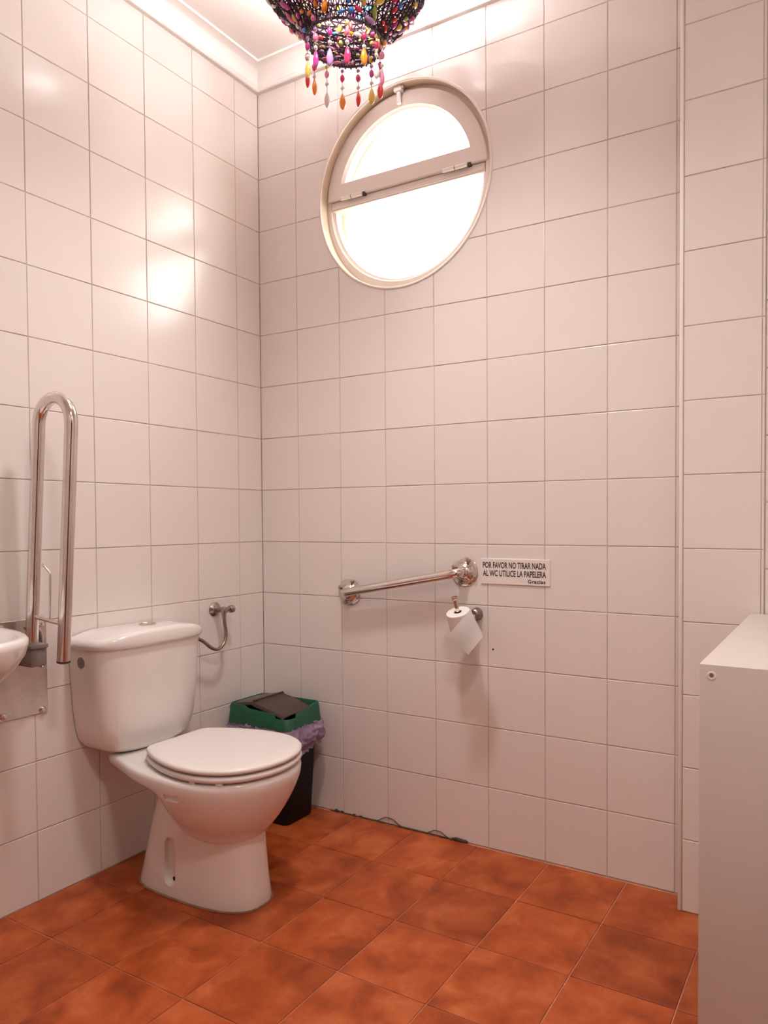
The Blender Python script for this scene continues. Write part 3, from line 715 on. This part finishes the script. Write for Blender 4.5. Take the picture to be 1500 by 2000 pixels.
# ------------------------------------------------------------------ melamine cabinet on the right
cab = tag(empty('cabinet', (2.0, -0.46, 0)), 'plain white melamine cabinet at the right edge of the picture', 'cabinet')
CX0, CX1, CY0, CY1, CH = 1.798, 2.22, -0.840, -0.0955, 0.839
place(box('top_panel', CX0, CX1, CY0 + 0.001, CY1, CH - 0.019, CH, m_mel, None, 0.0012), cab)
sp = place(box('side_panel', CX0, CX1, CY0, CY0 + 0.018, 0.0, CH - 0.0003, m_mel, None, 0.0012), cab)
place(box('side_panel', CX0, CX1, CY1 - 0.018, CY1, 0.0, CH - 0.019, m_mel, None, 0.0012), cab)
place(box('back_panel', CX0 + 0.001, CX0 + 0.006, CY0 + 0.018, CY1 - 0.018, 0.02, CH - 0.019, m_mel), cab)
place(box('bottom_panel', CX0 + 0.006, CX1, CY0 + 0.018, CY1 - 0.018, 0.06, 0.078, m_mel), cab)
dr = place(box('door', CX1 - 0.001, CX1 + 0.017, CY0 + 0.002, CY1 - 0.002, 0.07, CH - 0.022, m_mel, None, 0.0012), cab)
place(lathe('fixing_cap', (1.818, CY0, 0.820), (0, -1, 0), [(0, 0.0075), (0.0012, 0.0072), (0.0015, 0.005), (0.0003, 0.0035), (0.0003, 0.0)], m_trim, None, 20), cab)
place(lathe('screw', (1.818, CY0 - 0.0002, 0.820), (0, -1, 0), [(0, 0.0034), (0.0006, 0.0034), (0.0007, 0.0)], m_greyp, None, 14), cab)

# ------------------------------------------------------------------ beaded pendant lamp
lamp = tag(empty('pendant_lamp', LAMP), 'dark crochet pendant lamp covered in colourful beads', 'lamp')
lamp.scale = (LS, LS, LS); HL = (H - LAMP.z) / LS
SH = [(0.083, 0.000), (0.086, 0.012), (0.094, 0.030), (0.112, 0.048), (0.137, 0.068), (0.160, 0.092), (0.178, 0.120), (0.188, 0.150), (0.190, 0.185), (0.186, 0.215)]
def sh_r(z): return interp([(b, a) for a, b in SH], z)
NS = 58; ROWS = 22
bm = bmesh.new(); vr = []
Ls = [0]
for (a, b), (c, d) in zip(SH[:-1], SH[1:]): Ls.append(Ls[-1] + math.hypot(c - a, d - b))
for k in range(ROWS + 1):
    s = Ls[-1] * k / ROWS
    r = interp(list(zip(Ls, [q[0] for q in SH])), s); z = interp(list(zip(Ls, [q[1] for q in SH])), s)
    row = []
    for i in range(NS):
        a = 2 * PI * (i + 0.5 * (k % 2)) / NS
        j = 0.0030
        row.append(bm.verts.new(((r + random.uniform(-j, j)) * math.cos(a), (r + random.uniform(-j, j)) * math.sin(a), z + random.uniform(-j, j) * (0 < k < ROWS))))
    vr.append(row)
for k in range(ROWS):
    for i in range(NS):
        i2 = (i + 1) % NS
        if k % 2 == 0:
            bm.faces.new((vr[k][i], vr[k][i2], vr[k + 1][i])); bm.faces.new((vr[k][i2], vr[k + 1][i2], vr[k + 1][i]))
        else:
            bm.faces.new((vr[k][i], vr[k + 1][i2], vr[k + 1][i])); bm.faces.new((vr[k][i], vr[k][i2], vr[k + 1][i2]))
net = from_bm('crochet_shade', bm, m_net)
wm = net.modifiers.new('w', 'WIREFRAME'); wm.thickness = 0.0058; wm.use_even_offset = False; wm.use_boundary = True
bpy.context.view_layer.update(); dg = bpy.context.evaluated_depsgraph_get()
nm = bpy.data.meshes.new_from_object(net.evaluated_get(dg)); net.modifiers.clear(); net.data = nm; net.parent = lamp
BEADC = {'rose': (0.62, 0.03, 0.12), 'red': (0.60, 0.03, 0.03), 'orange': (0.78, 0.25, 0.02), 'yellow': (0.72, 0.52, 0.10), 'magenta': (0.50, 0.05, 0.28), 'lilac': (0.42, 0.24, 0.50), 'green': (0.28, 0.42, 0.06), 'blue': (0.04, 0.20, 0.55), 'pearl': (0.72, 0.68, 0.64), 'pink': (0.72, 0.22, 0.36)}
bead_m = {k: mat('bead_' + k, c, 0.12, coat=0.4, var=0.1, vscale=50) for k, c in BEADC.items()}
for m_ in bead_m.values():
    m_.node_tree.nodes['Principled BSDF'].inputs['Transmission Weight'].default_value = 0.0
bead_mesh = {}
def get_bead(kind, colr):
    k = (kind, colr)
    if k not in bead_mesh:
        bm = bmesh.new(); r = {'round': (1, 1, 1.0), 'oval': (1.45, 0.85, 0.95), 'petal': (1.9, 0.8, 0.85), 'ball': (1, 1, 1), 'drop': (0.62, 0.42, 1.5)}[kind]
        ellipsoid(bm, (0, 0, 0), *r, seg=12, rings=8)
        if kind in ('petal', 'drop'):
            for v in bm.verts:
                if kind == 'drop' and v.co.z > 0: v.co.x *= 1 - 0.45 * v.co.z / 1.5; v.co.y *= 1 - 0.45 * v.co.z / 1.5
                if kind == 'petal': v.co.y *= 1 - 0.35 * abs(v.co.x / 1.9) ** 2
        me = bpy.data.meshes.new('bead'); bm.to_mesh(me); bm.free(); me.materials.append(bead_m[colr])
        for p in me.polygons: p.use_smooth = True
        bead_mesh[k] = me
    return bead_mesh[k]
cols = list(BEADC)
placed = []
tries = 0
while len(placed) < 285 and tries < 12000:
    tries += 1
    s = Ls[-1] * random.uniform(0.015, 0.99); z = interp(list(zip(Ls, [q[1] for q in SH])), s); r = interp(list(zip(Ls, [q[0] for q in SH])), s)
    a = random.uniform(0, 2 * PI); size = random.choice((0.0054, 0.0062, 0.0070, 0.0084))
    P = Vector((r * math.cos(a), r * math.sin(a), z))
    if any((P - q).length < 0.9 * (size + qs) + 0.003 for q, qs in placed): continue
    placed.append((P, size))
    z2 = min(0.215, z + 0.006); sl = (sh_r(z2) - r) / max(1e-4, z2 - z)
    nrm = Vector((math.cos(a), math.sin(a), -sl)).normalized()
    o = bpy.data.objects.new('bead', get_bead(random.choice(('round', 'oval', 'oval', 'petal', 'petal')), random.choice(cols))); C.objects.link(o); o.parent = lamp
    q = nrm.to_track_quat('Z', 'Y').to_matrix().to_4x4()
    o.matrix_local = Matrix.Translation(P + nrm * 0.0008) @ q @ Matrix.Rotation(random.uniform(0, 2 * PI), 4, 'Z') @ Matrix.Scale(size, 4)
# scalloped lower edge
bm = bmesh.new(); add_tube(bm, [(0.083 * math.cos(2 * PI * k / 40), 0.083 * math.sin(2 * PI * k / 40), 0) for k in range(41)], 0.0028, 8)
for k in range(40):
    a = 2 * PI * k / 40; ellipsoid(bm, (0.083 * math.cos(a), 0.083 * math.sin(a), -0.003), 0.0022, 0.0022, 0.0034, 6, 4)
from_bm('lower_ring', bm, m_net, lamp, True, 60)
bm = bmesh.new(); add_tube(bm, [(0.186 * math.cos(2 * PI * k / 48), 0.186 * math.sin(2 * PI * k / 48), 0.215) for k in range(49)], 0.004, 8)
from_bm('upper_ring', bm, m_net, lamp, True, 60)
# hanging strands
strand_cols = ['red', 'orange', 'pearl', 'orange', 'red', 'yellow', 'magenta', 'lilac', 'rose', 'orange', 'pearl', 'pink', 'red', 'yellow']
NSTR = 14
for k in range(NSTR):
    a = math.radians(105 + 360 * k / NSTR)     # first strand on the far side from the camera
    x, y = 0.083 * math.cos(a), 0.083 * math.sin(a); L = 0.090 + 0.008 * random.uniform(-1, 1)
    st = tube('bead_strand', [(x, y, 0), (x, y, -L)], 0.0009, m_chrome, lamp, 6)
    sub = [('ball', random.choice(('pearl', 'yellow', 'lilac')), 0.0042, 0.011), ('oval', random.choice(('rose', 'red', 'magenta', 'pink')), 0.0062, 0.028), ('ball', 'pearl', 0.0046, 0.050)]
    for kd, cc_, sz, dz in sub:
        o = bpy.data.objects.new('bead', get_bead(kd, cc_)); C.objects.link(o); o.parent = st
        o.matrix_local = Matrix.Translation((x, y, -dz)) @ Matrix.Rotation(a + random.uniform(-0.6, 0.6), 4, 'Z') @ (Matrix.Rotation(PI / 2, 4, 'Y') if kd == 'oval' else Matrix.Identity(4)) @ Matrix.Scale(sz, 4)
    o = bpy.data.objects.new('drop', get_bead('drop', strand_cols[k])); C.objects.link(o); o.parent = st
    o.matrix_local = Matrix.Translation((x, y, -L + 0.012)) @ Matrix.Rotation(a + PI / 2 + random.uniform(-0.7, 0.7), 4, 'Z') @ Matrix.Scale(0.0125, 4)
for k in range(3):
    a = 2 * PI * k / 3
    tube('suspension_wire', [(0.186 * math.cos(a), 0.186 * math.sin(a), 0.215), (0.012 * math.cos(a), 0.012 * math.sin(a), HL - 0.008)], 0.0015, m_net, lamp, 6)
lathe('ceiling_rose', (0, 0, HL), (0, 0, -1), [(0, 0.040), (0.006, 0.038), (0.010, 0.026), (0.012, 0.012), (0.012, 0)], m_net, lamp, 24)
for k in range(3):
    a = 2 * PI * (k + 0.5) / 3
    tube('shield_cup_arm', [(0.080 * math.cos(a), 0.080 * math.sin(a), 0.183), (0.012 * math.cos(a), 0.012 * math.sin(a), HL - 0.008)], 0.0018, m_net, lamp, 6)
lathe('light_shield_cup', (0, 0, 0.120), (0, 0, 1), [(0, 0.0), (0, 0.020), (0.010, 0.026), (0.030, 0.056), (0.052, 0.077), (0.064, 0.083), (0.064, 0.080), (0.052, 0.073), (0.032, 0.052), (0.014, 0.022), (0.013, 0.0)], m_cup, lamp, 36)  # opaque cup added out of view, throws the lamp light upward only
lathe('bulb_holder', (0, 0, 0.133), (0, 0, 1), [(0, 0.012), (0.014, 0.012), (0.016, 0.010), (0.016, 0)], m_trim, lamp, 20)
m_bulb = bpy.data.materials.new('lit_bulb'); m_bulb.use_nodes = True
bb = m_bulb.node_tree.nodes['Principled BSDF']; bb.inputs['Emission Color'].default_value = (1, 0.93, 0.90, 1); bb.inputs['Emission Strength'].default_value = 20
lathe('bulb', (0, 0, 0.147), (0, 0, 1), [(0, 0.010), (0.006, 0.014), (0.014, 0.018), (0.022, 0.0175), (0.030, 0.011), (0.033, 0)], m_bulb, lamp, 24)
ld = bpy.data.lights.new('lamp_light', 'POINT'); ld.energy = LAMP_POWER; ld.color = (1.0, 0.935, 0.92); ld.shadow_soft_size = 0.05
lo = bpy.data.objects.new('lamp_light', ld); C.objects.link(lo); lo.parent = lamp; lo.location = (0, 0, 0.191)

# ------------------------------------------------------------------ fill light added out of view on the entrance side
fill_root = tag(empty('added_fill_light', FILL_LIGHT), 'added round opal fill light over the entrance side of the room', 'ceiling light')
lathe('mount', (0, 0, 0), (0, 0, -1), [(0, 0.15), (0.02, 0.15), (0.024, 0.145), (0.024, 0)], m_trim, fill_root, 40)
m_opal = bpy.data.materials.new('added_light_opal'); m_opal.use_nodes = True
ob = m_opal.node_tree.nodes['Principled BSDF']; ob.inputs['Emission Color'].default_value = (1, 0.89, 0.79, 1); ob.inputs['Emission Strength'].default_value = 3
lathe('diffuser', (0, 0, -0.024), (0, 0, -1), [(0, 0.14), (0.02, 0.138), (0.045, 0.118), (0.06, 0.08), (0.066, 0.03), (0.067, 0)], m_opal, fill_root, 40)
pd = bpy.data.lights.new('added_fill_glow', 'AREA'); pd.shape = 'DISK'; pd.size = 0.28; pd.energy = FILL_LIGHT_POWER; pd.color = (1.0, 0.90, 0.80)
pg = bpy.data.objects.new('added_fill_glow', pd); C.objects.link(pg); pg.parent = fill_root; pg.location = (0, 0, -0.098)

# ------------------------------------------------------------------ fill spot added out of view to lift the lower room
dl = tag(empty('added_fill_spot', FILL_SPOT), 'added small round fill spot in the ceiling near the beaded lamp', 'ceiling light')
lathe('trim_ring', (0, 0, 0), (0, 0, -1), [(0, 0.055), (0.004, 0.055), (0.006, 0.050), (0.006, 0.040), (0.001, 0.036), (0.001, 0.0)], m_trim, dl, 32)
lathe('lens', (0, 0, -0.0012), (0, 0, -1), [(0, 0.034), (0.002, 0.034), (0.003, 0.030), (0.003, 0)], m_opal, dl, 28)
sd = bpy.data.lights.new('added_spot_beam', 'SPOT'); sd.spot_size = math.radians(125); sd.spot_blend = 1.0; sd.shadow_soft_size = 0.11; sd.energy = FILL_SPOT_POWER; sd.color = (1.0, 0.94, 0.925)
so = bpy.data.objects.new('added_spot_beam', sd); C.objects.link(so); so.parent = dl; so.location = (0, 0, -0.04)
